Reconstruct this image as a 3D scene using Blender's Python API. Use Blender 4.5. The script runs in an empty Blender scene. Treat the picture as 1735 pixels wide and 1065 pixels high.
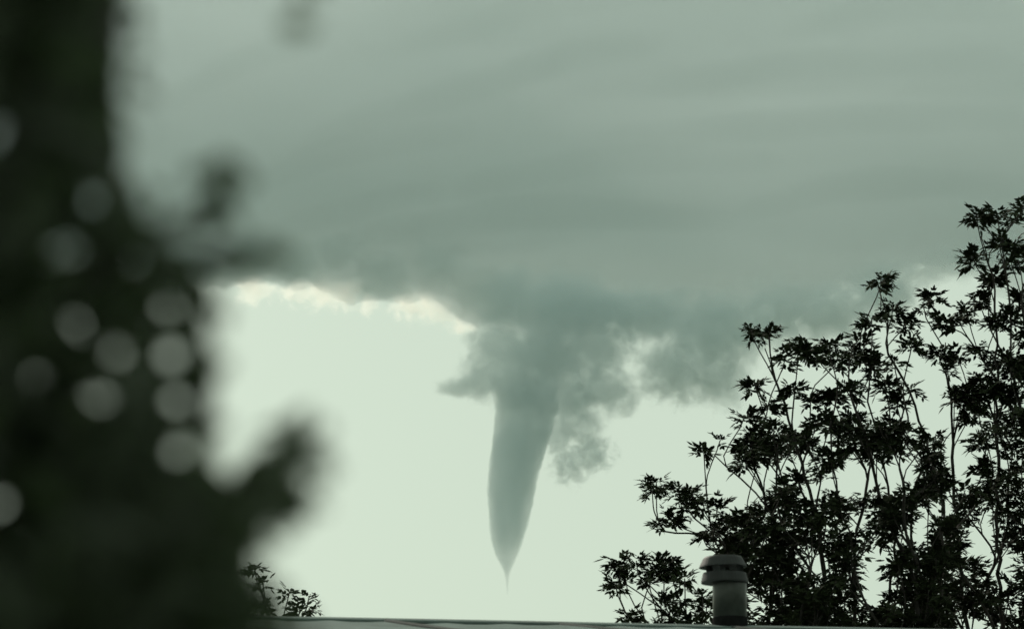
import bpy, math, random
import numpy as np
from mathutils import Vector, Matrix, noise as mn

random.seed(7)
rng = np.random.default_rng(7)
scene = bpy.context.scene
col = scene.collection

# ------------------------------------------------------------------ camera
CAM_Z, PITCH, LENS = 1.7, math.radians(12.2), 120.0
cam_d = bpy.data.cameras.new('camera')
cam = bpy.data.objects.new('camera', cam_d); col.objects.link(cam)
cam.location = (0, 0, CAM_Z)
cam.rotation_euler = (math.radians(90) + PITCH, 0, 0)
cam_d.lens = LENS; cam_d.sensor_width = 36
cam_d.clip_start = 0.1; cam_d.clip_end = 60000
cam_d.dof.use_dof = True
cam_d.dof.focus_distance = 36
cam_d.dof.aperture_fstop = 5.6
scene.camera = cam

# ------------------------------------------------------------------ world, sun, exposure
SUN_EL, SUN_AZ = math.radians(34), math.radians(-30)      # azimuth from +Y, positive to the right
w = bpy.data.worlds.new('World'); scene.world = w; w.use_nodes = True
nt = w.node_tree; nt.nodes.clear()
wo = nt.nodes.new('ShaderNodeOutputWorld'); bg = nt.nodes.new('ShaderNodeBackground')
sky = nt.nodes.new('ShaderNodeTexSky'); sky.sky_type = 'NISHITA'; sky.sun_disc = False
sky.sun_elevation = SUN_EL; sky.sun_rotation = SUN_AZ
sky.air_density = 1.0; sky.dust_density = 3.0; sky.ozone_density = 1.0
hs = nt.nodes.new('ShaderNodeHueSaturation'); hs.inputs['Saturation'].default_value = 0.55
mx = nt.nodes.new('ShaderNodeMix'); mx.data_type = 'RGBA'; mx.blend_type = 'MULTIPLY'
mx.inputs['Factor'].default_value = 1.0
mx.inputs['B'].default_value = (0.86, 1.0, 0.84, 1)
nt.links.new(sky.outputs[0], hs.inputs['Color'])
nt.links.new(hs.outputs[0], mx.inputs['A'])
veil = nt.nodes.new('ShaderNodeMix'); veil.data_type = 'RGBA'; veil.inputs['Factor'].default_value = 0.75
veil.inputs['B'].default_value = (7.95, 9.4, 7.75, 1)          # even high-level veil of thin cloud over the whole sky
nt.links.new(mx.outputs['Result'], veil.inputs['A'])
nt.links.new(veil.outputs['Result'], bg.inputs['Color'])
nt.links.new(bg.outputs[0], wo.inputs['Surface'])
bg.inputs['Strength'].default_value = 0.10

sd = bpy.data.lights.new('sun', 'SUN'); sd.energy = 2.8; sd.angle = math.radians(6)
sd.color = (1.0, 0.92, 0.80)
sun = bpy.data.objects.new('sun', sd); col.objects.link(sun)
sun_dir = Vector((math.sin(SUN_AZ) * math.cos(SUN_EL), math.cos(SUN_AZ) * math.cos(SUN_EL), math.sin(SUN_EL)))
sun.rotation_euler = sun_dir.to_track_quat('Z', 'Y').to_euler()
sun.location = (0, 0, 60)

vs = scene.view_settings
vs.view_transform = 'Standard'; vs.look = 'None'; vs.gamma = 1.0; vs.exposure = -0.33
vs.use_curve_mapping = False
cy = scene.cycles
cy.max_bounces = 10; cy.diffuse_bounces = 2; cy.glossy_bounces = 2; cy.transmission_bounces = 3
cy.volume_bounces = 7; cy.transparent_max_bounces = 8
cy.use_denoising = True
cy.volume_step_rate = 1.0

# ------------------------------------------------------------------ helpers
FPX = LENS / 36 * 1735
def ray(px, py):
    u = (px - 867.5) / FPX; v = (532.5 - py) / FPX
    c, s = math.cos(PITCH), math.sin(PITCH)
    return Vector((u, c - v * s, s + v * c))
def at(px, py, Y):
    d = ray(px, py)
    return Vector((0, 0, CAM_Z)) + d * (Y / d.y)

def mesh_obj(name, verts, faces, mat=None, parent=None, smooth=False):
    me = bpy.data.meshes.new(name)
    me.from_pydata([tuple(v) for v in verts], [], faces)
    if smooth:
        me.polygons.foreach_set('use_smooth', [True] * len(me.polygons))
    if mat: me.materials.append(mat)
    o = bpy.data.objects.new(name, me); col.objects.link(o)
    if parent: o.parent = parent
    return o
def empty(name, loc):
    o = bpy.data.objects.new(name, None); col.objects.link(o)
    o.location = loc; o.empty_display_size = 0.2
    return o
def tag(o, label=None, cat=None, group=None, kind=None):
    if label: o['label'] = label
    if cat: o['category'] = cat
    if group: o['group'] = group
    if kind: o['kind'] = kind
    return o

def pmat(name, base, rough=0.7, var=0.25, scale=5.0, metallic=0.0, bump=0.0, translucent=None, spec=0.5):
    m = bpy.data.materials.new(name); m.use_nodes = True
    n = m.node_tree; b = n.nodes['Principled BSDF']
    b.inputs['Roughness'].default_value = rough
    b.inputs['Metallic'].default_value = metallic
    b.inputs['Specular IOR Level'].default_value = spec
    tc = n.nodes.new('ShaderNodeTexCoord'); ns = n.nodes.new('ShaderNodeTexNoise')
    ns.inputs['Scale'].default_value = scale; ns.inputs['Detail'].default_value = 5
    cr = n.nodes.new('ShaderNodeValToRGB')
    cr.color_ramp.elements[0].position = 0.3; cr.color_ramp.elements[1].position = 0.7
    cr.color_ramp.elements[0].color = tuple(c * (1 - var) for c in base) + (1,)
    cr.color_ramp.elements[1].color = tuple(min(1, c * (1 + var)) for c in base) + (1,)
    n.links.new(tc.outputs['Object'], ns.inputs['Vector'])
    n.links.new(ns.outputs['Fac'], cr.inputs['Fac'])
    n.links.new(cr.outputs['Color'], b.inputs['Base Color'])
    if bump:
        bp = n.nodes.new('ShaderNodeBump'); bp.inputs['Strength'].default_value = bump
        n.links.new(ns.outputs['Fac'], bp.inputs['Height'])
        n.links.new(bp.outputs['Normal'], b.inputs['Normal'])
    if translucent:
        t = n.nodes.new('ShaderNodeBsdfTranslucent'); t.inputs['Color'].default_value = translucent + (1,)
        ms = n.nodes.new('ShaderNodeMixShader'); ms.inputs['Fac'].default_value = 0.35
        n.links.new(b.outputs[0], ms.inputs[1]); n.links.new(t.outputs[0], ms.inputs[2])
        n.links.new(ms.outputs[0], n.nodes['Material Output'].inputs['Surface'])
    return m

def vmat(name, color, density, g=0.3, noise_scale=None, lo=0.4, hi=0.6, detail=4, step=1.0, stretch=(1, 1, 1)):
    m = bpy.data.materials.new(name); m.use_nodes = True
    n = m.node_tree; n.nodes.clear()
    out = n.nodes.new('ShaderNodeOutputMaterial')
    v = n.nodes.new('ShaderNodeVolumePrincipled')
    v.inputs['Color'].default_value = color + (1,)
    v.inputs['Density'].default_value = density
    v.inputs['Anisotropy'].default_value = g
    n.links.new(v.outputs[0], out.inputs['Volume'])
    if noise_scale:
        tc = n.nodes.new('ShaderNodeTexCoord'); mp = n.nodes.new('ShaderNodeMapping')
        mp.inputs['Scale'].default_value = stretch
        ns = n.nodes.new('ShaderNodeTexNoise'); ns.inputs['Scale'].default_value = noise_scale
        ns.inputs['Detail'].default_value = detail; ns.inputs['Roughness'].default_value = 0.58
        mr = n.nodes.new('ShaderNodeMapRange'); mr.interpolation_type = 'SMOOTHSTEP'
        mr.inputs['From Min'].default_value = lo; mr.inputs['From Max'].default_value = hi
        mr.inputs['To Min'].default_value = 0; mr.inputs['To Max'].default_value = density
        n.links.new(tc.outputs['Object'], mp.inputs['Vector']); n.links.new(mp.outputs[0], ns.inputs['Vector'])
        n.links.new(ns.outputs['Fac'], mr.inputs['Value']); n.links.new(mr.outputs[0], v.inputs['Density'])
        m.cycles.volume_step_rate = step if hasattr(m.cycles, 'volume_step_rate') else 1
    return m

def tube(V, F, pts, rads, n=5):
    """append a tapered tube along pts to V, F"""
    base = len(V); k = len(pts)
    up = Vector((0.13, 0.31, 0.94))
    for i, p in enumerate(pts):
        a = pts[max(i - 1, 0)]; b = pts[min(i + 1, k - 1)]
        t = (b - a)
        if t.length < 1e-9: t = Vector((0, 0, 1))
        t.normalize()
        s = t.cross(up)
        if s.length < 0.05: s = t.cross(Vector((1, 0, 0)))
        s.normalize(); q = t.cross(s)
        for j in range(n):
            an = 2 * math.pi * j / n
            V.append(p + (s * math.cos(an) + q * math.sin(an)) * rads[i])
    for i in range(k - 1):
        for j in range(n):
            a = base + i * n + j; b = base + i * n + (j + 1) % n
            F.append((a, b, b + n, a + n))
    F.append(tuple(base + j for j in range(n))[::-1])
    F.append(tuple(base + (k - 1) * n + j for j in range(n)))

def lathe(profile, n=32, c=(0, 0, 0)):
    V, F = [], []
    for r, z in profile:
        for j in range(n):
            a = 2 * math.pi * j / n
            V.append((c[0] + r * math.cos(a), c[1] + r * math.sin(a), c[2] + z))
    for i in range(len(profile) - 1):
        for j in range(n):
            a = i * n + j; b = i * n + (j + 1) % n
            F.append((a, b, b + n, a + n))
    F.append(tuple(range(n))[::-1]); m = (len(profile) - 1) * n
    F.append(tuple(m + j for j in range(n)))
    return V, F

def box(V, F, o, ex, ey, ez):
    b = len(V)
    for k in (0, 1):
        for (i, j) in ((0, 0), (1, 0), (1, 1), (0, 1)):
            V.append(o + ex * i + ey * j + ez * k)
    F += [(b, b + 3, b + 2, b + 1), (b + 4, b + 5, b + 6, b + 7), (b, b + 1, b + 5, b + 4),
          (b + 1, b + 2, b + 6, b + 5), (b + 2, b + 3, b + 7, b + 6), (b + 3, b, b + 4, b + 7)]

def fbm(p, octaves=5):
    return mn.fractal(p, 1.0, 2.0, octaves, noise_basis='PERLIN_ORIGINAL')

# ------------------------------------------------------------------ materials
M_ground = pmat('grass_ground', (0.06, 0.08, 0.035), 0.95, 0.4, 0.8)
M_bark = pmat('bark', (0.032, 0.027, 0.023), 0.9, 0.4, 30, bump=0.4)
M_leaf = pmat('ash_leaf', (0.022, 0.029, 0.014), 0.8, 0.35, 3, spec=0.1)
M_leaf_near = pmat('near_leaf', (0.065, 0.075, 0.055), 0.6, 0.35, 12, translucent=(0.08, 0.13, 0.05), spec=0.3)
M_roof = pmat('weathered_sheet_metal', (0.13, 0.168, 0.158), 0.8, 0.3, 1.6, spec=0.15)
M_seam = pmat('roof_seam', (0.05, 0.058, 0.055), 0.85, 0.2, 2, spec=0.1)
M_wall = pmat('painted_siding', (0.55, 0.54, 0.5), 0.8, 0.08, 2)
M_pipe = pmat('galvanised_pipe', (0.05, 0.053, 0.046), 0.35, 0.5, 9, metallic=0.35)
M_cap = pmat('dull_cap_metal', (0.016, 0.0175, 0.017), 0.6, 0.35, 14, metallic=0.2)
M_flash = pmat('black_flashing', (0.012, 0.012, 0.012), 0.9, 0.2, 20, spec=0.05)

CLOUD = (0.925, 0.985, 1.0)
M_deck = vmat('storm_deck_vapour', (0.80, 0.866, 0.882), 0.0025, 0.35)
M_funnel = vmat('funnel_vapour', CLOUD, 0.034, 0.3)
def funnel_fade(m, z0, z1, z2, z3, dens=0.046):
    """vapour thins out where the funnel melts into the cloud base and thickens in the narrow tip"""
    n = m.node_tree; v = [q for q in n.nodes if q.type == 'PRINCIPLED_VOLUME'][0]
    tc = n.nodes.new('ShaderNodeTexCoord'); sp = n.nodes.new('ShaderNodeSeparateXYZ')
    n.links.new(tc.outputs['Object'], sp.inputs[0])
    a = n.nodes.new('ShaderNodeMapRange'); a.interpolation_type = 'SMOOTHSTEP'
    a.inputs['From Min'].default_value = z0; a.inputs['From Max'].default_value = z1; a.inputs['To Min'].default_value = 0.0; a.inputs['To Max'].default_value = dens
    b = n.nodes.new('ShaderNodeMapRange'); b.inputs['From Min'].default_value = z2; b.inputs['From Max'].default_value = z3; b.inputs['To Min'].default_value = 1; b.inputs['To Max'].default_value = 2.2
    c = n.nodes.new('ShaderNodeMath'); c.operation = 'MULTIPLY'
    n.links.new(sp.outputs['Z'], a.inputs['Value']); n.links.new(sp.outputs['Z'], b.inputs['Value'])
    n.links.new(a.outputs[0], c.inputs[0]); n.links.new(b.outputs[0], c.inputs[1]); 
    mp = n.nodes.new('ShaderNodeMapping'); mp.inputs['Scale'].default_value = (0.06, 0.06, 0.014); mp.inputs['Rotation'].default_value = (0, 0.35, 0)
    ns = n.nodes.new('ShaderNodeTexNoise'); ns.inputs['Scale'].default_value = 1.0; ns.inputs['Detail'].default_value = 3
    d = n.nodes.new('ShaderNodeMapRange'); d.inputs['From Min'].default_value = 0.35; d.inputs['From Max'].default_value = 0.65
    d.inputs['To Min'].default_value = 0.7; d.inputs['To Max'].default_value = 1.3
    e = n.nodes.new('ShaderNodeMath'); e.operation = 'MULTIPLY'
    n.links.new(tc.outputs['Object'], mp.inputs[0]); n.links.new(mp.outputs[0], ns.inputs['Vector']); n.links.new(ns.outputs['Fac'], d.inputs['Value'])
    n.links.new(c.outputs[0], e.inputs[0]); n.links.new(d.outputs[0], e.inputs[1]); n.links.new(e.outputs[0], v.inputs['Density'])
funnel_fade(M_funnel, at(867, 600, 4700).z, at(867, 775, 4700).z, at(867, 940, 4700).z, at(867, 985, 4700).z)

# ------------------------------------------------------------------ ground
gs = 20000
tag(mesh_obj('ground', [(-gs, -gs, 0), (gs, -gs, 0), (gs, gs, 0), (-gs, gs, 0)], [(0, 1, 2, 3)], M_ground), kind='structure')

# ------------------------------------------------------------------ clouds
def sstep(a, b, x):
    t = min(1, max(0, (x - a) / (b - a))); return t * t * (3 - 2 * t)

def make_deck():
    xs = np.unique(np.concatenate([np.linspace(-9000, -1000, 26), np.linspace(-1000, 1000, 240), np.linspace(1000, 9000, 26)]))
    ys = np.unique(np.concatenate([np.linspace(-9000, 2800, 36), np.linspace(2800, 4600, 90), np.linspace(4600, 6300, 120)]))
    nx, ny = len(xs), len(ys)
    V, top, F = [], [], []
    for y in ys:
        for x in xs:
            x, y = float(x), float(y)
            q = Vector((x / 420, y / 420, 0.3))
            edge_n = fbm(q, 6) * 150 + fbm(q * 5.3, 5) * 45
            # far rim of the deck as a function of x
            rim = 6000 + edge_n
            d = rim - y
            near = sstep(4300, 3300, y)
            th = 460 * sstep(-10, 160, d) * (1 - 0.72 * near) * sstep(0, 400, min(x + 9000, 9000 - x, y + 9000) + 1)
            st = fbm(Vector((x / 900 + y / 2600, y / 420 - x / 1500, 4.1)), 6) + 0.5 * fbm(Vector((x / 500 + y / 900, y / 140 - x / 500, 2.2)), 4)
            st += 0.5 * fbm(Vector((x / 260 + y / 500, y / 60 - x / 260, 6.2)), 5)
            th *= min(2.6, max(0.15, 1 + (0.6 + 2.0 * near) * st))
            # the base rises beyond the rain-free rim, so the underside ends in a ragged line
            slope = 0.2275 + 0.003 * sstep(450, 700, x) - 0.013 * sstep(-320, 40, x) * sstep(560, 250, x) + 0.009 * fbm(Vector((x / 130, y / 700, 1.7)), 6)
            zb = max(1085 + 22 * fbm(Vector((x / 300, y / 200, 9.0)), 5), y * slope)
            th = max(th, 0.2 if d > 0 else 0.05)
            th = max(th, min(1500 - zb, 0 if d < 0 else d * .5)) if y > 4900 else th
            V.append((x, y, zb)); top.append((x, y, zb + th))
    n = len(V); V = V + top
    idx = lambda i, j: j * nx + i
    for j in range(ny - 1):
        for i in range(nx - 1):
            a, b, c, d_ = idx(i, j), idx(i + 1, j), idx(i + 1, j + 1), idx(i, j + 1)
            F.append((a, d_, c, b)); F.append((n + a, n + b, n + c, n + d_))
    for i in range(nx - 1):
        a, b = idx(i, 0), idx(i + 1, 0); F.append((a, b, n + b, n + a))
        a, b = idx(i, ny - 1), idx(i + 1, ny - 1); F.append((b, a, n + a, n + b))
    for j in range(ny - 1):
        a, b = idx(0, j), idx(0, j + 1); F.append((b, a, n + a, n + b))
        a, b = idx(nx - 1, j), idx(nx - 1, j + 1); F.append((a, b, n + b, n + a))
    o = mesh_obj('storm_cloud', V, F, M_deck)
    return tag(o, 'broad grey-green storm cloud deck filling the upper sky with ragged lower rim', 'cloud')
deck = make_deck()
# long darker bands of vapour streaming under the deck
M_band = vmat('band_vapour', (0.68, 0.765, 0.775), 0.0025, 0.3)
BZ = 1046.0
def on_base(px, py):
    d = ray(px, py); return Vector((0, 0, CAM_Z)) + d * ((BZ - CAM_Z) / d.z)
rb = random.Random(5)
for (x0, y0, x1, y1, hw) in [(480, 262, 1130, 62, 20), (330, 352, 820, 214, 22), (950, 250, 1760, 206, 20), (640, 92, 1240, -30, 16), (560, 402, 1260, 372, 26), (260, 196, 560, 60, 16),
                             (1240, 352, 1760, 322, 22), (1080, 152, 1760, 108, 13), (760, 316, 1340, 276, 18), (1300, 60, 1760, 26, 14), (420, 420, 760, 330, 16)]:
    n, m = 40, 10; V, F = [], []
    sd_ = rb.uniform(0, 50)
    for i in range(n + 1):
        u = i / n; x = x0 + (x1 - x0) * u; y = y0 + (y1 - y0) * u
        y += 14 * mn.noise(Vector((u * 3, sd_, 0))) - 22 * math.sin(math.pi * u)
        wd = hw * math.sin(math.pi * min(1, max(0, u))) ** 0.6 * (1 + 0.5 * mn.noise(Vector((u * 5, sd_, 3)))) + 0.4
        c = on_base(x, y); e0 = on_base(x, y - wd); e1 = on_base(x, y + wd)
        for j in range(m):
            a = 2 * math.pi * j / m
            half = (e0 - e1) * 0.5
            p = c + half * (math.cos(a) * (1 + 0.25 * mn.noise(Vector((u * 14, j * 1.0, sd_))))) + Vector((0, 0, 1)) * (math.sin(a) * 16 * min(1, wd / 8))
            V.append(p)
    for i in range(n):
        for j in range(m):
            a = i * m + j; b = i * m + (j + 1) % m
            F.append((a, a + m, b + m, b))
    F.append(tuple(range(m))); F.append(tuple(n * m + j for j in range(m))[::-1])
    mesh_obj('cloud_band', V, F, M_band, deck, True)

def ico(sub=2):
    import bmesh
    bm = bmesh.new(); bmesh.ops.create_icosphere(bm, subdivisions=sub, radius=1)
    V = [v.co.copy() for v in bm.verts]; F = [tuple(v.index for v in f.verts) for f in bm.faces]
    bm.free(); return V, F
IV, IF = ico(2)

def blob_cloud(name, blobs, mat, voxel, disp=((60, 14), (22, 7), (9, 3))):
    """blobs: (centre, rx, ry, rz); union by voxel remesh, then fractal displacement"""
    V, F = [], []
    for c, rx, ry, rz in blobs:
        b = len(V)
        V += [Vector((c.x + v.x * rx, c.y + v.y * ry, c.z + v.z * rz)) for v in IV]
        F += [tuple(b + i for i in f) for f in IF]
    o = mesh_obj(name, V, F, mat)
    md = o.modifiers.new('remesh', 'REMESH'); md.mode = 'VOXEL'; md.voxel_size = voxel
    dg = bpy.context.evaluated_depsgraph_get()
    me = bpy.data.meshes.new_from_object(o.evaluated_get(dg))
    o.modifiers.clear(); o.data = me
    if not me.materials: me.materials.append(mat)
    nv = len(me.vertices)
    co = np.empty(nv * 3); me.vertices.foreach_get('co', co); co = co.reshape(-1, 3)
    for size, amp in disp:
        for i in range(nv):
            p = Vector(co[i]) / size
            co[i] += np.array(mn.noise_vector(p, noise_basis='PERLIN_ORIGINAL')) * amp
    me.vertices.foreach_set('co', co.ravel()); me.update()
    return o

YC = 4700.0
PX = YC / FPX          # metres per photo pixel at the wall cloud
def bl(px, py, r, ry=None, rz=None, dy=0):
    k = PX * (YC + dy) / YC
    return (at(px, py, YC + dy), r * k, (ry or r) * k, (rz or r) * k)

def vapour(name, blobs, color, density, g, k=2.6, hi=0.55, nscale=0.045, detail=6, rate=0.6):
    """cloud vapour: density falls off from the lobes' cores and is eaten into by fractal noise"""
    m = bpy.data.materials.new(name); m.use_nodes = True
    n = m.node_tree; n.nodes.clear()
    out = n.nodes.new('ShaderNodeOutputMaterial'); v = n.nodes.new('ShaderNodeVolumePrincipled')
    v.inputs['Color'].default_value = color + (1,); v.inputs['Anisotropy'].default_value = g
    n.links.new(v.outputs[0], out.inputs['Volume'])
    tc = n.nodes.new('ShaderNodeTexCoord'); prev = None
    for c, rx, ry, rz in blobs:
        a = n.nodes.new('ShaderNodeVectorMath'); a.operation = 'MULTIPLY_ADD'
        n.links.new(tc.outputs['Object'], a.inputs[0])
        a.inputs[1].default_value = (1 / rx, 1 / ry, 1 / rz); a.inputs[2].default_value = (-c.x / rx, -c.y / ry, -c.z / rz)
        le = n.nodes.new('ShaderNodeVectorMath'); le.operation = 'LENGTH'; n.links.new(a.outputs[0], le.inputs[0])
        if prev is None: prev = le.outputs['Value']
        else:
            mi = n.nodes.new('ShaderNodeMath'); mi.operation = 'SMOOTH_MIN'; mi.inputs[2].default_value = 0.35
            n.links.new(prev, mi.inputs[0]); n.links.new(le.outputs['Value'], mi.inputs[1]); prev = mi.outputs[0]
    ns = n.nodes.new('ShaderNodeTexNoise'); ns.inputs['Scale'].default_value = nscale
    ns.inputs['Detail'].default_value = detail; ns.inputs['Roughness'].default_value = 0.64
    ns.inputs['Distortion'].default_value = 0.4
    n.links.new(tc.outputs['Object'], ns.inputs['Vector'])
    ma = n.nodes.new('ShaderNodeMath'); ma.operation = 'MULTIPLY_ADD'; ma.inputs[1].default_value = k; ma.inputs[2].default_value = 1 - k / 2
    n.links.new(ns.outputs['Fac'], ma.inputs[0])
    su = n.nodes.new('ShaderNodeMath'); su.operation = 'SUBTRACT'
    n.links.new(ma.outputs[0], su.inputs[0]); n.links.new(prev, su.inputs[1])
    mr = n.nodes.new('ShaderNodeMapRange'); mr.interpolation_type = 'SMOOTHSTEP'
    mr.inputs['From Min'].default_value = 0; mr.inputs['From Max'].default_value = hi
    mr.inputs['To Min'].default_value = 0; mr.inputs['To Max'].default_value = density
    n.links.new(su.outputs[0], mr.inputs['Value']); n.links.new(mr.outputs[0], v.inputs['Density'])
    m.cycles.volume_step_rate = rate
    return m

def cloud(name, label, spec, color=None, density=0.022, g=0.3, dy=0, depth=0.8, voxel=8.0, **kw):
    blobs = [bl(q[0], q[1], q[2], ry=q[2] * depth, rz=(q[3] if len(q) > 3 else q[2]), dy=dy + rnd0.uniform(-.25, .25) * q[2]) for q in spec]
    mat = vapour(name + '_vapour', blobs, color or CLOUD, density, g, **kw)
    big = [(c, a * 1.5, b * 1.5, d * 1.5) for c, a, b, d in blobs]
    o = blob_cloud(name, big, mat, voxel, ((40, 5),))
    return tag(o, label, 'cloud')
rnd0 = random.Random(11)

cloud('wall_cloud', 'lowered ragged grey wall cloud hanging beneath the storm deck above the funnel',
      [(860, 505, 80, 70), (960, 525, 120, 80), (846, 590, 66, 70), (930, 605, 110, 84), (1010, 590, 76, 64),
       (820, 642, 56, 46), (778, 657, 46, 22), (885, 660, 70, 60), (955, 670, 74, 66), (945, 735, 40, 46)], density=0.031, k=1.5)
cloud('cloud_bank', 'ragged grey cloud bank with bright gaps stretching right of the wall cloud',
      [(1090, 530, 110, 60), (1210, 560, 120, 84), (1310, 530, 90, 70), (1150, 625, 90, 66), (1215, 640, 70, 60),
       (1030, 660, 70, 50), (990, 720, 44, 46), (1400, 525, 100, 66), (1490, 500, 80, 46)], dy=30, density=0.028, k=2.2)
cloud('scud_cloud', 'small ragged grey scud puff hanging just right of the funnel',
      [(1004, 768, 42, 36), (966, 788, 36, 38)], density=0.04, voxel=4.0, nscale=0.07, k=3.0)
cloud('rim_cloud', 'grey lobed rim of the storm deck above the bright gap left of the funnel',
      [(300, 448, 90, 54), (420, 432, 80, 44), (500, 446, 60, 46), (570, 425, 60, 40), (650, 468, 70, 52), (745, 446, 70, 50), (800, 490, 46, 54)], dy=120, density=0.019)
cloud('rim_cloud', 'grey rim of the storm deck above the yellowish glow behind the tallest tree',
      [(1500, 470, 90, 40), (1600, 445, 90, 34), (1700, 435, 90, 34), (1790, 430, 90, 34)], dy=120, density=0.019)

def make_funnel():
    prof = [(540, 790, 985), (600, 815, 965), (650, 832, 945), (690, 838, 948), (730, 834, 936), (770, 828, 921), (800, 825, 913), (830, 823, 908), (860, 826, 902),
            (890, 829, 896), (915, 834, 889), (940, 842, 880), (955, 850, 873), (966, 855, 868), (975, 857.5, 865), (985, 859, 864), (1000, 860, 863), (1008, 861, 862)]
    V, F = [], []
    n = 48; rows = []
    steps = 110
    ys = np.linspace(prof[0][0], prof[-1][0], steps)
    L = np.interp(ys, [p[0] for p in prof], [p[1] for p in prof]); R = np.interp(ys, [p[0] for p in prof], [p[2] for p in prof])
    for k, y in enumerate(ys):
        c = at(float(L[k] + R[k]) / 2 + 2.2 * math.sin((float(y) - 700) / 55), float(y), YC); r = float(R[k] - L[k]) / 2 * PX
        for j in range(n):
            a = 2 * math.pi * j / n
            tw = a + k * 0.05
            d = 1 + 0.09 * fbm(Vector((math.cos(tw) * 2, math.sin(tw) * 2, k * 0.05)), 4) + 0.05 * mn.noise(Vector((math.cos(a) * 5, math.sin(a) * 5, k * 0.35)))
            V.append(Vector((c.x + math.cos(a) * r * d, c.y + math.sin(a) * r * d, c.z)))
    for k in range(steps - 1):
        for j in range(n):
            a = k * n + j; b = k * n + (j + 1) % n
            F.append((a, a + n, b + n, b))
    F.append(tuple(range(n))); F.append(tuple((steps - 1) * n + j for j in range(n))[::-1])
    o = mesh_obj('funnel_cloud', V, F, M_funnel, smooth=True)
    tag(o, 'grey tapering funnel cloud with a thin thread-like tip reaching down', 'funnel cloud')
make_funnel()

cloud('sunlit_cloud', 'bright warm-white sunlit cloud puff at the deck rim beside the wall cloud',
      [(690, 512, 34), (725, 508, 40), (755, 518, 36), (785, 540, 30)], color=(.98, .96, .92), density=0.026, g=0.72, k=3.2, dy=1600, voxel=6.0, nscale=0.05)
cloud('sunlit_cloud', 'bright sunlit cloud puff at the deck rim nearest the blurred leaves',
      [(545, 494, 36), (585, 496, 34), (622, 514, 22), (500, 492, 30), (430, 486, 36)], color=(.98, .96, .92), density=0.026, g=0.72, k=3.2, dy=1600, voxel=6.0, nscale=0.05)

# ------------------------------------------------------------------ house with metal roof
S = Vector((math.sin(math.radians(-8.95)), math.cos(math.radians(-8.95)), 0))     # away from the viewer, across the ridge
Rr = Vector((S.y, -S.x, 0))                                                     # along the ridge, to the right
ridge0 = at(867.5, 1060, 20.0)
SL = math.tan(math.radians(7.95))
house = empty('house', (ridge0.x, ridge0.y, 0))
tag(house, 'low house with grey sheet-metal roof along the bottom edge', 'house')
hl = Vector((ridge0.x, ridge0.y, 0))
def rp(t, d, dz=0.0):     # point on the roof: t along the ridge, d down the slope (near side positive)
    return ridge0 + Rr * t - S * d - Vector((0, 0, SL * abs(d))) + Vector((0, 0, dz)) - hl
T0, T1, DP = -9.0, 9.0, 5.2
for side in (1, -1):
    V, F = [], []
    for t in (T0, T1):
        for d in (0.0, DP * side):
            V.append(rp(t, d, -0.02)); V.append(rp(t, d, -0.14))
    F = [(0, 2, 6, 4), (1, 5, 7, 3), (2, 3, 7, 6), (0, 4, 5, 1), (0, 1, 3, 2), (4, 6, 7, 5)]
    mesh_obj('roof_deck', V, F, M_seam, house)
PW = 1.03
k = 0; t = T0
while t < T1 - 0.1:
    for side in (1, -1):
        V, F = [], []
        nseg = 9; prof = []
        for i in range(nseg + 1):
            s_ = i / nseg
            prof.append((t + s_ * (PW + 0.02), 0.006 + 0.007 * (0.5 + 0.5 * math.cos(2 * math.pi * s_ * 3)) ** 6 + 0.005 * s_))
        nd = 6
        for (tt, h) in prof:
            for j in range(nd + 1):
                d = side * DP * 1.01 * j / nd
                wv = 0.006 * mn.noise(Vector((tt * 0.8, d * 0.6, side * 3)))
                V.append(rp(tt, d, h + wv))
        for i in range(nseg):
            for j in range(nd):
                a = i * (nd + 1) + j
                F.append((a, a + nd + 1, a + nd + 2, a + 1) if side < 0 else (a, a + 1, a + nd + 2, a + nd + 1))
        mesh_obj('roof_panel', V, F, M_roof, house)
        V, F = [], []
        a0, a1 = rp(t + 0.0, side * 0.05, 0.018), rp(t + 0.0, side * DP, 0.018)
        tube(V, F, [a0, a0.lerp(a1, 0.5), a1], [0.014] * 3, 6)
        mesh_obj('roof_seam', V, F, M_seam, house)
    t += PW
# ridge cap
V, F = [], []
for i in range(19):
    tt = T0 + (T1 - T0) * i / 18
    wv = 0.006 * mn.noise(Vector((tt * 0.7, 0, 7)))
    for d, h in ((0.14, 0.012), (0.14, 0.026), (0, 0.034), (-0.14, 0.026), (-0.14, 0.012)):
        V.append(rp(tt, d, h + wv))
for i in range(18):
    for j in range(4):
        a = i * 5 + j; F.append((a, a + 5, a + 6, a + 1))
mesh_obj('ridge_cap', V, F, M_roof, house)
for side, nm in ((1, 'front'), (-1, 'back')):
    d = (DP - 0.5) * side
    a = rp(T0 + .4, d, -0.16); b = rp(T1 - .4, d, -0.16)
    V, F = [], []
    box(V, F, Vector((a.x, a.y, 0)), b - a, S * 0.15 * side, Vector((0, 0, a.z)))
    mesh_obj('wall', V, F, M_wall, house)
for tt in (T0 + .4, T1 - .55):
    a = rp(tt, DP - 0.65, -0.16); b = rp(tt, -(DP - 0.65), -0.16); c = rp(tt, 0, -0.16)
    V = [Vector((a.x, a.y, 0)), Vector((b.x, b.y, 0)), b, c, a]
    V += [v + Rr * 0.15 for v in V]
    F = [(0, 1, 2, 3, 4), (9, 8, 7, 6, 5)] + [(i, i + 5, (i + 1) % 5 + 5, (i + 1) % 5) for i in range(5)]
    mesh_obj('wall', V, F, M_wall, house)

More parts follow.
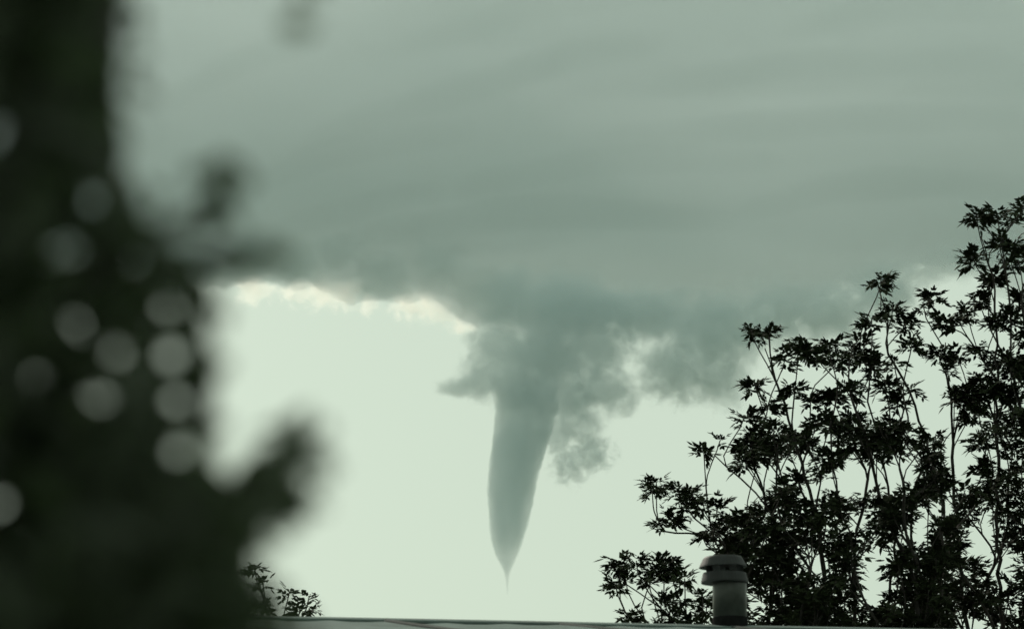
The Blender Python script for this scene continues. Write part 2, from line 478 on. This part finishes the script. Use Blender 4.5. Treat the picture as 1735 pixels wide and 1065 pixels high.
# ------------------------------------------------------------------ roof vent
def ridge_at(px):
    # intersect the view ray's vertical plane with the ridge line
    d = ray(px, 1060); n = Vector((d.y, -d.x, 0))
    tt = -(ridge0.dot(n)) / Rr.dot(n)
    return ridge0 + Rr * tt
vb = ridge_at(1237)
vpx = vb.y / FPX                       # metres per photo pixel at the vent
vent = empty('roof_vent', vb)
tag(vent, 'round metal vent pipe with flared cap standing on the roof ridge', 'vent')
def z_at(py): return (at(1237, py, vb.y) - vb).z
r0 = 29 * vpx
def part(name, prof, mat, cx=0, tilt=0, n=40):
    V, F = lathe(prof, n)
    o = mesh_obj(name, V, F, mat, vent, name == 'pipe'); o.location = (cx, 0, 0); o.rotation_euler = (0, tilt, 0)
    return o
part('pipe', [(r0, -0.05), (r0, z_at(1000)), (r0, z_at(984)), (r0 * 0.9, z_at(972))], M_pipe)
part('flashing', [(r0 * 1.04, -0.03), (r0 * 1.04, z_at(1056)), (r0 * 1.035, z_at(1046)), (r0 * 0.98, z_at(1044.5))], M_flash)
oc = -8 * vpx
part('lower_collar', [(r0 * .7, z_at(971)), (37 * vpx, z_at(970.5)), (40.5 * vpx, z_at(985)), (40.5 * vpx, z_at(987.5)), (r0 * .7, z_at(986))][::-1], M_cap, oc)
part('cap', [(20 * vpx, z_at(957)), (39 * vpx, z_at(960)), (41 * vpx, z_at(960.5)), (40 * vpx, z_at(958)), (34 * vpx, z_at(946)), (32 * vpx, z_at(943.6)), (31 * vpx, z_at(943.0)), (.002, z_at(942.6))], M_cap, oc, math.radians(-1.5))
for i in range(6):
    a = 2 * math.pi * i / 6 + 0.3
    V, F = [], []
    p = Vector((oc + math.cos(a) * 30 * vpx, math.sin(a) * 30 * vpx, z_at(969)))
    box(V, F, p - Vector((.012, .004, 0)), Vector((.024, 0, 0)), Vector((0, .008, 0)), Vector((0, 0, z_at(958) - z_at(969))))
    mesh_obj('cap_bracket', V, F, M_cap, vent)

# ------------------------------------------------------------------ leaves
def leaflet(V, F, base, direction, side, length, width, droop):
    """pointed oval with a fold and a droop; 4 stations"""
    d = direction.normalized(); s = side.normalized(); n = d.cross(s).normalized()
    b = len(V)
    st = [(0.0, 0.03), (0.28, 0.85), (0.58, 0.8), (1.0, 0.0)]
    for u, wd in st:
        c = base + d * (length * u) - Vector((0, 0, 1)) * (droop * length * u * u)
        if wd > 0.5:
            V.append(c + s * (width * wd / 2) + n * (0.10 * width)); V.append(c - n * 0.06 * width); V.append(c - s * (width * wd / 2) + n * (0.10 * width))
        else:
            V.append(c)
    F += [(b, b + 1, b + 2), (b, b + 2, b + 3), (b + 1, b + 4, b + 5, b + 2), (b + 2, b + 5, b + 6, b + 3), (b + 4, b + 7, b + 5), (b + 5, b + 7, b + 6)]

def compound_leaf(V, F, base, direction, length, npairs, rnd):
    """pinnate leaf, arching; local geometry appended to V, F"""
    d = direction.normalized()
    side = d.cross(Vector((0, 0, 1)))
    if side.length < 0.1: side = Vector((1, 0, 0))
    side.normalize()
    up = side.cross(d).normalized()
    roll = rnd.uniform(-0.7, 0.7)
    s2 = side * math.cos(roll) + up * math.sin(roll)
    pts = []
    dr = rnd.uniform(0.0, 0.3)
    for i in range(6):
        u = i / 5
        pts.append(base + d * (length * u) - Vector((0, 0, dr * length * u * u)))
    b = len(V); hw = 0.0022
    for p in pts:
        V.append(p + s2 * hw); V.append(p - s2 * hw)
    for i in range(5):
        F.append((b + 2 * i, b + 2 * i + 1, b + 2 * i + 3, b + 2 * i + 2))
    ll = length * rnd.uniform(0.55, 0.73)
    for i in range(npairs):
        u = 0.32 + 0.6 * i / max(1, npairs - 1) * 0.95
        p = base + d * (length * u) - Vector((0, 0, dr * length * u * u))
        for sg in (-1, 1):
            dd = (d * rnd.uniform(0.5, 0.9) + s2 * sg * rnd.uniform(0.7, 1.0) + up * rnd.uniform(-0.35, 0.25))
            sd_ = dd.cross(up + side * rnd.uniform(-.5, .5))
            k = ll * rnd.uniform(0.75, 1.1)
            leaflet(V, F, p, dd, sd_, k, k * rnd.uniform(0.5, 0.64), rnd.uniform(0.0, 0.25))
    sd_ = d.cross(up + side * rnd.uniform(-.5, .5))
    leaflet(V, F, pts[-1] , (pts[-1] - pts[-2]), sd_, ll * 1.1, ll * 0.42, rnd.uniform(0, 0.3))

rnd = random.Random(3)
LEAF_MESHES = []
for v in range(8):
    V, F = [], []
    compound_leaf(V, F, Vector((0, 0, 0)), Vector((1, 0, 0.0)), 1.0, rnd.choice((2, 3, 3)), rnd)
    # rachis width is given for a leaf about 0.2 m long
    me = bpy.data.meshes.new('leaf'); me.from_pydata([tuple(p) for p in V], [], F); me.materials.append(M_leaf)
    co = np.array([tuple(p) for p in V]); LEAF_MESHES.append((me, co, F))

def leaf_matrix(pos, direction, length, roll):
    d = direction.normalized()
    q = d.to_track_quat('X', 'Z')
    return Matrix.Translation(pos) @ q.to_matrix().to_4x4() @ Matrix.Rotation(roll, 4, 'X') @ Matrix.Scale(length, 4)

# ------------------------------------------------------------------ trees
class Skeleton:
    def __init__(self): self.p, self.par, self.tip = [], [], []
    def add(self, p, par):
        self.p.append(p); self.par.append(par); self.tip.append(False); return len(self.p) - 1
    def line(self, pts, par=-1, seg=0.12, wob=0.02):
        i = par
        if par < 0: i = self.add(pts[0], -1)
        prev = self.p[i]
        for q in (pts[1:] if par < 0 else pts):
            n = max(1, int((q - prev).length / seg))
            for k in range(1, n + 1):
                j = Vector((rnd.uniform(-wob, wob), rnd.uniform(-wob, wob), 0)) if k < n else Vector((0, 0, 0))
                i = self.add(prev.lerp(q, k / n) + j, i)
            prev = q
        return i
    def connect(self, tip, maxup=2.0):
        P = np.array([tuple(q) for q in self.p]); t = np.array(tuple(tip))
        v = t - P; d = np.linalg.norm(v, axis=1) + 1e-6
        horiz = np.linalg.norm(v[:, :2], axis=1)
        ratio = v[:, 2] / (horiz + 1e-6)
        cost = d + np.where(ratio < 1.6, (1.6 - ratio).clip(0, 3) * 0.5 * d, 0) + np.where(d < 0.4, 0.5, 0)
        i = int(np.argmin(cost))
        a = self.p[i]; n = max(2, int(d[i] / 0.10))
        par = self.par[i]
        t0 = (a - self.p[par]).normalized() if par >= 0 else Vector((0, 0, 1))
        L = float(d[i])
        c1 = a + t0 * L * 0.3; c2 = tip - Vector((0, 0, 1)) * L * 0.25 + Vector((rnd.uniform(-.05, .05), rnd.uniform(-.05, .05), 0)) * L
        j = i
        for k in range(1, n + 1):
            u = k / n
            p = a * (1 - u) ** 3 + c1 * 3 * u * (1 - u) ** 2 + c2 * 3 * u * u * (1 - u) + tip * u ** 3
            j = self.add(p, j)
        self.tip[j] = True
        return j
    def radii(self, rt=0.005, e=2.3):
        n = len(self.p); acc = np.zeros(n); kids = [[] for _ in range(n)]
        for i in range(n):
            if self.par[i] >= 0: kids[self.par[i]].append(i)
        r = np.zeros(n)
        for i in range(n - 1, -1, -1):
            if not kids[i]: r[i] = rt
            else: r[i] = (sum(r[k] ** e for k in kids[i])) ** (1 / e) + 0.00012
        return r, kids
    def mesh(self, rt=0.005):
        r, kids = self.radii(rt)
        V, F = [], []; trunkV, trunkF = [], []
        done = set()
        stack = [(i, -1) for i in range(len(self.p)) if self.par[i] < 0]
        while stack:
            i, frm = stack.pop()
            pts, rr = [], []
            if frm >= 0: pts.append(self.p[frm]); rr.append(min(r[frm], r[i] * 1.15))
            first = frm < 0
            while True:
                pts.append(self.p[i]); rr.append(r[i])
                ks = sorted(kids[i], key=lambda k: -r[k])
                if not ks: break
                for k in ks[1:]: stack.append((k, i))
                i = ks[0]
            n = 8 if rr[0] > 0.02 else 5
            if first: tube(trunkV, trunkF, pts, rr, n)
            elif len(pts) > 1: tube(V, F, pts, rr, n)
        return (trunkV, trunkF), (V, F)

def dress(name, sk, tips, base, label, group, n_parts, leaf_len=(0.055, 0.115), per=(14, 20), cat='tree'):
    root = empty(name, base); tag(root, label, cat, group)
    (tv, tf), (bv, bf) = sk.mesh()
    sh = lambda vs_: [v - base for v in vs_]
    mesh_obj('trunk', sh(tv), tf, M_bark, root, True)
    mesh_obj('branches', sh(bv), bf, M_bark, root, True)
    leaves = []
    for (p, size, prom) in tips:
        k = rnd.randint(*per); k = max(4, int(k * size * (1.6 if prom > 0 else 1.25)))
        for i in range(k):
            az = rnd.uniform(0, 2 * math.pi); el = rnd.uniform(-0.35, 1.0)
            d = Vector((math.cos(az) * math.cos(el), math.sin(az) * math.cos(el), math.sin(el)))
            pos = p - Vector((0, 0, 1)) * rnd.uniform(0, 0.08) * size + d * 0.01
            leaves.append((prom + rnd.random() * 0.5, pos, d, rnd.uniform(*leaf_len) * (0.75 + 0.25 * size), rnd.uniform(-.6, .6), rnd.randrange(8)))
    leaves.sort(key=lambda q: -q[0])
    for q in leaves[:n_parts]:
        o = bpy.data.objects.new('leaf', LEAF_MESHES[q[5]][0]); col.objects.link(o); o.parent = root
        o.matrix_local = leaf_matrix(q[1] - base, q[2], q[3], q[4])
    rest = leaves[n_parts:]
    if rest:
        VV, FF, off = [], [], 0
        for q in rest:
            _, co, f = LEAF_MESHES[q[5]]
            m = np.array(leaf_matrix(q[1] - base, q[2], q[3], q[4]))
            VV.append(co @ m[:3, :3].T + m[:3, 3]); FF += [tuple(i + off for i in ff) for ff in f]; off += len(co)
        o = mesh_obj('foliage', np.concatenate(VV), FF, M_leaf, root); o['kind'] = 'stuff'
    return root

def build_tree(name, Y, stems, tips_px, fill, label, group, n_parts, spread=0.6, size_fill=0.9):
    sk = Skeleton(); base = None
    for st in stems:
        pts = [at(x, y, Y + dy) for (x, y, dy) in st]
        if base is None:
            base = Vector((pts[0].x, pts[0].y, 0)); first = [base.copy()] + pts
            sk.line(first)
            root_i = 6
        else:
            low = Vector((base.x, base.y, 0.6 + rnd.uniform(0, 1.2)))
            P = np.array([tuple(q) for q in sk.p]); i = int(np.argmin(np.linalg.norm(P - np.array(tuple(low)), axis=1)))
            sk.line(pts, par=i)
    tips = []
    for (x, y, s) in tips_px:
        tips.append((at(x, y + 4, Y + rnd.uniform(-spread, spread)), s, 1.0))
    for (x, y, s) in fill:
        tips.append((at(x, y, Y + rnd.uniform(-spread * 1.6, spread * 1.6)), s, 0.0))
    order = sorted(range(len(tips)), key=lambda i: tips[i][0].z + rnd.uniform(-.4, .4))
    for i in order: sk.connect(tips[i][0])
    return dress(name, sk, tips, base, label, group, n_parts)

# silhouetted shoots read off the photograph (pixel positions of the leaf rosettes)
tall_tips = [(1654, 356, 1.15), (1689, 356, .9), (1716, 368, .7), (1735, 345, .9), (1648, 429, 1.2), (1684, 463, 1.1), (1714, 406, 1.1), (1695, 405, .8),
             (1712, 434, 1.1), (1740, 420, 1.2), (1765, 380, 1.2), (1790, 430, 1.2), (1579, 493, .9), (1565, 517, .35), (1600, 536, 1.1), (1625, 535, .9), (1659, 497, 1.1), (1637, 520, 1.0),
             (1588, 590, 1.1), (1623, 597, 1.1), (1659, 584, .9), (1712, 525, 1.3), (1690, 540, 1.0), (1735, 500, 1.3), (1735, 560, 1.2), (1700, 598, 1.2), (1725, 620, 1.3),
             (1630, 655, 1.0), (1698, 655, 1.2), (1660, 640, .9), (1605, 620, .7), (1720, 680, 1.2)]
mid_tips = [(1493, 463, .85), (1488, 478, .6), (1479, 532, 1.15), (1513, 515, .95), (1534, 540, 1.0), (1288, 556, .95), (1272, 553, .5), (1305, 556, .5), (1331, 600, .9), (1366, 588, 1.05), (1385, 596, .8), (1350, 575, .5),
            (1405, 580, 1.0), (1420, 600, 1.0), (1440, 600, .7), (1457, 577, 1.1), (1465, 600, 1.0), (1545, 579, .8), (1545, 655, .5), (1279, 643, 1.1), (1302, 680, 1.1), (1262, 700, .8),
            (1413, 663, 1.2), (1440, 650, 1.0), (1373, 666, 1.0), (1345, 650, .9), (1498, 641, 1.1), (1520, 668, 1.1), (1480, 610, .8), (1515, 605, .7), (1262, 765, .8), (1270, 740, 1),
            (1192, 756, .85), (1220, 742, .25), (1112, 812, .95), (1105, 828, .6), (1132, 868, .9), (1150, 822, .7), (1172, 830, .8), (1190, 845, .9), (1165, 855, .9), (1215, 850, .9), (1230, 880, 1.0), (1205, 890, 1.0), (1120, 885, .5), (1240, 910, 1), (1190, 905, .6), (1232, 925, .9)]
low_tips = [(1050, 945, .95), (1078, 945, .85), (1110, 952, 1.1), (1128, 948, .9), (1140, 968, 1.0), (1100, 975, .6), (1042, 984, .8), (1060, 975, .5), (1066, 1036, .75), (1078, 1052, .8), (1120, 1010, .7), (1135, 1030, .8), (1150, 1012, .6), (1150, 1052, .8), (1172, 1040, .8),
            (1190, 1000, .7), (1198, 1020, .7), (1120, 1055, .7), (1185, 1055, .8), (1160, 975, .5)]
def fill_pts(n, poly_x, yfun, gaps, rmin=12):
    out, tries = [], 0
    while len(out) < n and tries < n * 60:
        tries += 1
        x = rnd.uniform(*poly_x); y = 600 + 510 * rnd.random() ** 0.8
        if y < yfun(x): continue
        if any(((x - gx) / (gr + 14)) ** 2 + ((y - gy) / (gh + 12)) ** 2 < 1 for gx, gy, gr, gh in gaps): continue
        if any(abs(x - a) < rmin and abs(y - b) < rmin for a, b, c in out): continue
        out.append((x, y, rnd.uniform(.7, 1.25)))
    return out
gaps = [(1440, 800, 26, 34), (1505, 800, 26, 30), (1620, 760, 22, 62), (1662, 905, 16, 40), (1480, 960, 26, 34), (1378, 950, 22, 20), (1565, 895, 18, 30),
        (1560, 690, 26, 26), (1475, 690, 12, 20), (1350, 780, 18, 14), (1380, 830, 16, 20), (1300, 800, 20, 20), (1265, 830, 26, 18), (1450, 880, 20, 22), (1545, 780, 12, 40),
        (1280, 1020, 14, 18), (1660, 1055, 26, 14), (1690, 770, 10, 26), (1400, 740, 14, 16), (1600, 850, 12, 20), (1690, 960, 10, 26), (1340, 700, 12, 12), (1470, 1010, 14, 14)]
ymid = lambda x: float(np.interp(x, [1250, 1262, 1300, 1400, 1500, 1560, 1620], [900, 715, 705, 695, 685, 720, 730])) + 15
ytall = lambda x: float(np.interp(x, [1560, 1600, 1640, 1800], [760, 680, 640, 560]))
fill_mid = fill_pts(265, (1235, 1600), ymid, gaps)
fill_tall = fill_pts(170, (1570, 1830), ytall, gaps)

build_tree('ash_tree', 29.5,
           [[(1700, 1090, 0), (1690, 900, 0), (1690, 700, .1), (1688, 560, 0), (1683, 470, 0), (1662, 400, 0)],
            [(1640, 1090, .2), (1625, 950, .2), (1615, 800, .1), (1612, 700, 0), (1602, 580, 0)],
            [(1760, 1090, .3), (1755, 800, .3), (1740, 600, .2), (1725, 440, .1)]],
           tall_tips, fill_tall, 'tall dark ash tree at the right edge with shoots reaching highest', 'trees behind the roof', 220)
build_tree('ash_tree', 27.8,
           [[(1450, 1090, 0), (1448, 1000, 0), (1440, 900, 0), (1420, 850, 0), (1408, 780, 0), (1412, 700, 0), (1420, 640, 0)],
            [(1590, 1090, .2), (1600, 880, .2), (1590, 830, .2), (1570, 740, .2), (1540, 660, .1), (1505, 600, 0), (1493, 500, 0)],
            [(1420, 1100, -.2), (1370, 960, -.2), (1300, 860, -.2), (1255, 810, -.2), (1210, 770, -.2)],
            [(1500, 1090, .3), (1520, 900, .3), (1500, 800, .3), (1470, 680, .2), (1478, 560, .1)],
            [(1400, 1100, .3), (1390, 900, .3), (1350, 760, .3), (1320, 660, .2), (1296, 590, .1)]],
           mid_tips, fill_mid, 'dark multi-stemmed ash tree rising right behind the roof vent', 'trees behind the roof', 290)
build_tree('ash_sapling', 26.6,
           [[(1190, 1110, 0), (1150, 1060, 0), (1130, 1020, 0), (1100, 990, 0)], [(1175, 1090, .1), (1120, 1030, .1), (1085, 1005, .1), (1055, 985, .1)]],
           low_tips, [], 'low leafy ash sapling peeking over the roof left of the vent', 'trees behind the roof', 150, spread=.25)
build_tree('ash_sapling', 27.5,
           [[(480, 1100, 0), (500, 1050, 0), (515, 1025, 0)], [(455, 1090, 0), (450, 1020, 0), (436, 970, 0)]],
           [(432, 958, .5), (446, 985, .4), (490, 1002, .45), (524, 1006, .4), (508, 1028, .5), (495, 1044, .5), (530, 1030, .25), (470, 1050, .5), (440, 1020, .6)], [],
           'small leafy sapling tips showing above the roof at lower left', 'trees behind the roof', 90, spread=.2)

# ------------------------------------------------------------------ blurred foreground tree
YF = 1.55
def in_poly(x, y, P):
    c = False; j = len(P) - 1
    for i in range(len(P)):
        if (P[i][1] > y) != (P[j][1] > y) and x < (P[j][0] - P[i][0]) * (y - P[i][1]) / (P[j][1] - P[i][1]) + P[i][0]: c = not c
        j = i
    return c
POLY = [(-260, -260), (190, -260), (190, 150), (200, 260), (225, 350), (270, 410), (310, 430), (325, 462), (358, 500), (326, 545), (322, 575), (352, 615), (330, 665), (322, 700), (352, 735), (335, 790), (350, 815), (400, 800), (440, 765),
        (500, 715), (530, 780), (515, 860), (450, 885), (420, 930), (455, 1000), (495, 1070), (495, 1330), (-260, 1330)]
HOLES = [(155, 340, 6), (92, 425, 3), (70, 290, 3), (4, 235, 13), (165, 672, 2), (195, 600, 2), (22, 752, 3), (4, 850, 4), (300, 765, 6), (290, 605, 8), (300, 678, 8), (285, 520, 6),
         (250, 300, 3), (385, 770, 5), (125, 430, 3), (60, 640, 2), (130, 545, 2), (230, 440, 3)]
def near_leaf_mesh():
    V, F = [], []
    st = [(0, .06), (.12, .5), (.32, .95), (.55, .9), (.8, .5), (1, 0.02)]
    for u, wd in st:
        bend = -0.18 * u * u
        V += [Vector((u, wd * .3, bend + .05 * wd)), Vector((u, 0, bend)), Vector((u, -wd * .3, bend + .05 * wd))]
    for i in range(5):
        for j in range(2):
            a = i * 3 + j; F.append((a, a + 3, a + 4, a + 1))
    return V, F
NV, NF = near_leaf_mesh()
me_near = bpy.data.meshes.new('leaf'); me_near.from_pydata([tuple(v) for v in NV], [], NF); me_near.materials.append(M_leaf_near)
nco = np.array([tuple(v) for v in NV])
fbase = at(-180, 1065, YF); fbase = Vector((fbase.x - .02, fbase.y, 0))
near = empty('foreground_tree', fbase)
tag(near, 'dark out-of-focus leafy tree close to the viewer filling the left edge', 'tree')
Vt, Ft = [], []
tp = [fbase.copy(), at(-170, 1500, YF), at(-150, 1065, YF), at(-120, 760, YF + .02), at(-50, 480, YF + .02), at(60, 290, YF), at(120, 150, YF), at(138, -60, YF), at(140, -500, YF), at(110, -1200, YF)]
tube(Vt, Ft, [p - fbase for p in tp], [.04, .034, .028, .026, .024, .0225, .0225, .0225, .018, .01], 12)
mesh_obj('trunk', Vt, Ft, M_bark, near, True)
# twigs out to the leaf sprays
Vb, Fb = [], []
for a, m, b in [((20, 900), (250, 850), (500, 790)), ((40, 1000), (200, 960), (430, 1010)), ((40, 480), (200, 420), (390, 330)), ((40, 500), (160, 470), (300, 440)), ((15, 760), (200, 760), (345, 700)), ((345, 700), (352, 600), (338, 500)),
                ((60, 400), (-80, 300), (-200, 150)), ((20, 1065), (-80, 900), (-200, 700)), ((15, 760), (-60, 600), (-180, 450)), ((20, 1000), (200, 1100), (400, 1150)), ((300, 440), (400, 420), (480, 425)), ((110, 0), (40, -80), (-150, -200))]:
    pa, pm, pb = at(*a, YF), at(*m, YF + rnd.uniform(-.05, .05)), at(*b, YF + rnd.uniform(-.05, .05))
    pts = [pa * (1 - u) ** 2 + pm * 2 * u * (1 - u) + pb * u * u for u in np.linspace(0, 1, 8)]
    pts = [Vector(p) - fbase for p in pts]
    Vb, Fb = [], []
    tube(Vb, Fb, pts, list(np.linspace(.005, .0016, 8)), 6)
    mesh_obj('branch', Vb, Fb, M_bark, near, True)
fl = []
def try_leaf(x, y, L, Y, ang=None):
    p = at(x, y, Y)
    az = rnd.uniform(0, 2 * math.pi) if ang is None else ang
    d = Vector((math.cos(az), rnd.uniform(-.7, .7), math.sin(az) - .25)).normalized()
    c = p - d * L * .5
    m = leaf_matrix(c - fbase, d, L, rnd.uniform(-1.3, 1.3))
    # keep the gaps in the foliage open
    arr = nco @ np.array(m)[:3, :3].T + np.array(m)[:3, 3] + np.array(tuple(fbase))
    rel = arr - np.array((0, 0, CAM_Z)); c_, s_ = math.cos(PITCH), math.sin(PITCH)
    dep = rel[:, 1] * c_ + rel[:, 2] * s_; vv = -rel[:, 1] * s_ + rel[:, 2] * c_
    X = 867.5 + rel[:, 0] / dep * FPX; Yp = 532.5 - vv / dep * FPX
    segs = np.stack([X, Yp], 1)
    for hx, hy, hr in HOLES:
        if X.min() - hr < hx < X.max() + hr and Yp.min() - hr < hy < Yp.max() + hr:
            for f in NF:
                q = segs[list(f)]
                if in_poly(hx, hy, [tuple(t_) for t_ in q]) or np.min(np.linalg.norm(q - (hx, hy), axis=1)) < hr: return
                for e in range(4):
                    a_, b_ = q[e], q[(e + 1) % 4]; ab = b_ - a_; tt = np.clip(np.dot(np.array((hx, hy)) - a_, ab) / (np.dot(ab, ab) + 1e-9), 0, 1)
                    if np.linalg.norm(a_ + ab * tt - (hx, hy)) < hr: return
    fl.append(m)
tries = 0
while len(fl) < 2600 and tries < 9000:
    tries += 1
    x, y = rnd.uniform(-250, 520), rnd.uniform(-250, 1320)
    if not in_poly(x, y, POLY): continue
    edge = not all(in_poly(x + 45 * math.cos(a), y + 45 * math.sin(a), POLY) for a in (0, 1.05, 2.1, 3.14, 4.2, 5.2))
    try_leaf(x, y, rnd.uniform(.014, .022) if edge else rnd.uniform(.022, .042), YF + rnd.uniform(-.12, .25))
for _ in range(2600):
    x, y = rnd.uniform(-60, 500), rnd.uniform(-60, 1120)
    if in_poly(x, y, POLY): try_leaf(x, y, rnd.uniform(.009, .017), YF + rnd.uniform(-.1, .2))
for (x, y) in [(222, 30), (236, 90), (228, 150), (240, 215), (232, 60), (262, 330), (300, 385), (318, 380), (262, 365), (372, 520), (378, 610), (368, 560), (374, 720), (545, 730), (556, 800), (545, 850), (470, 900), (440, 925), (470, 985), (485, 1015), (510, 1060),
               (500, -15), (535, -20), (340, 300), (350, 400), (410, 300)]:
    for _ in range(3): try_leaf(x + rnd.uniform(-14, 14), y + rnd.uniform(-14, 14), rnd.uniform(.008, .014), YF + rnd.uniform(-.06, .1))
EXTRA = [[(230, 440), (335, 440), (362, 500), (328, 560), (356, 615), (330, 680), (358, 735), (340, 790), (240, 800)], [(430, 770), (480, 690), (530, 710), (560, 780), (535, 870), (440, 890)], [(280, 390), (400, 370), (470, 400), (500, 420), (460, 450), (320, 465)]]
for P_, cnt in zip(EXTRA, (420, 420, 260)):
    for _ in range(cnt):
        x, y = rnd.uniform(220, 560), rnd.uniform(430, 890)
        if in_poly(x, y, P_): try_leaf(x, y, rnd.uniform(.010, .018), YF + rnd.uniform(-.08, .12))
for (x, y, L, a) in [(375, 320, .022, 1.7), (365, 350, .026, 1.4), (390, 360, .018, 2.0), (380, 290, .016, 1.5), (455, 425, .016, .1), (430, 430, .014, 2.9), (300, 640, .008, .1), (300, 715, .010, 0.2), (290, 560, .008, 0.1), (510, 40, .016, .3), (230, 120, .010, 1.6), (225, 40, .009, 1.6), (505, 720, .016, 1.3), (480, 770, .02, .8), (515, 850, .018, 1.2)]:
    for _ in range(2): try_leaf(x + rnd.uniform(-8, 8), y + rnd.uniform(-8, 8), L * 1.15, YF + rnd.uniform(-.06, .06), a)
print('near leaves', len(fl))
for m in fl[-300:]:
    o = bpy.data.objects.new('leaf', me_near); col.objects.link(o); o.parent = near; o.matrix_local = m
rest = fl[:-300]
if rest:
    VV, FF, off = [], [], 0
    for m in rest:
        A = np.array(m); VV.append(nco @ A[:3, :3].T + A[:3, 3]); FF += [tuple(i + off for i in f) for f in NF]; off += len(nco)
    o = mesh_obj('foliage', np.concatenate(VV), FF, M_leaf_near, near); o['kind'] = 'stuff'
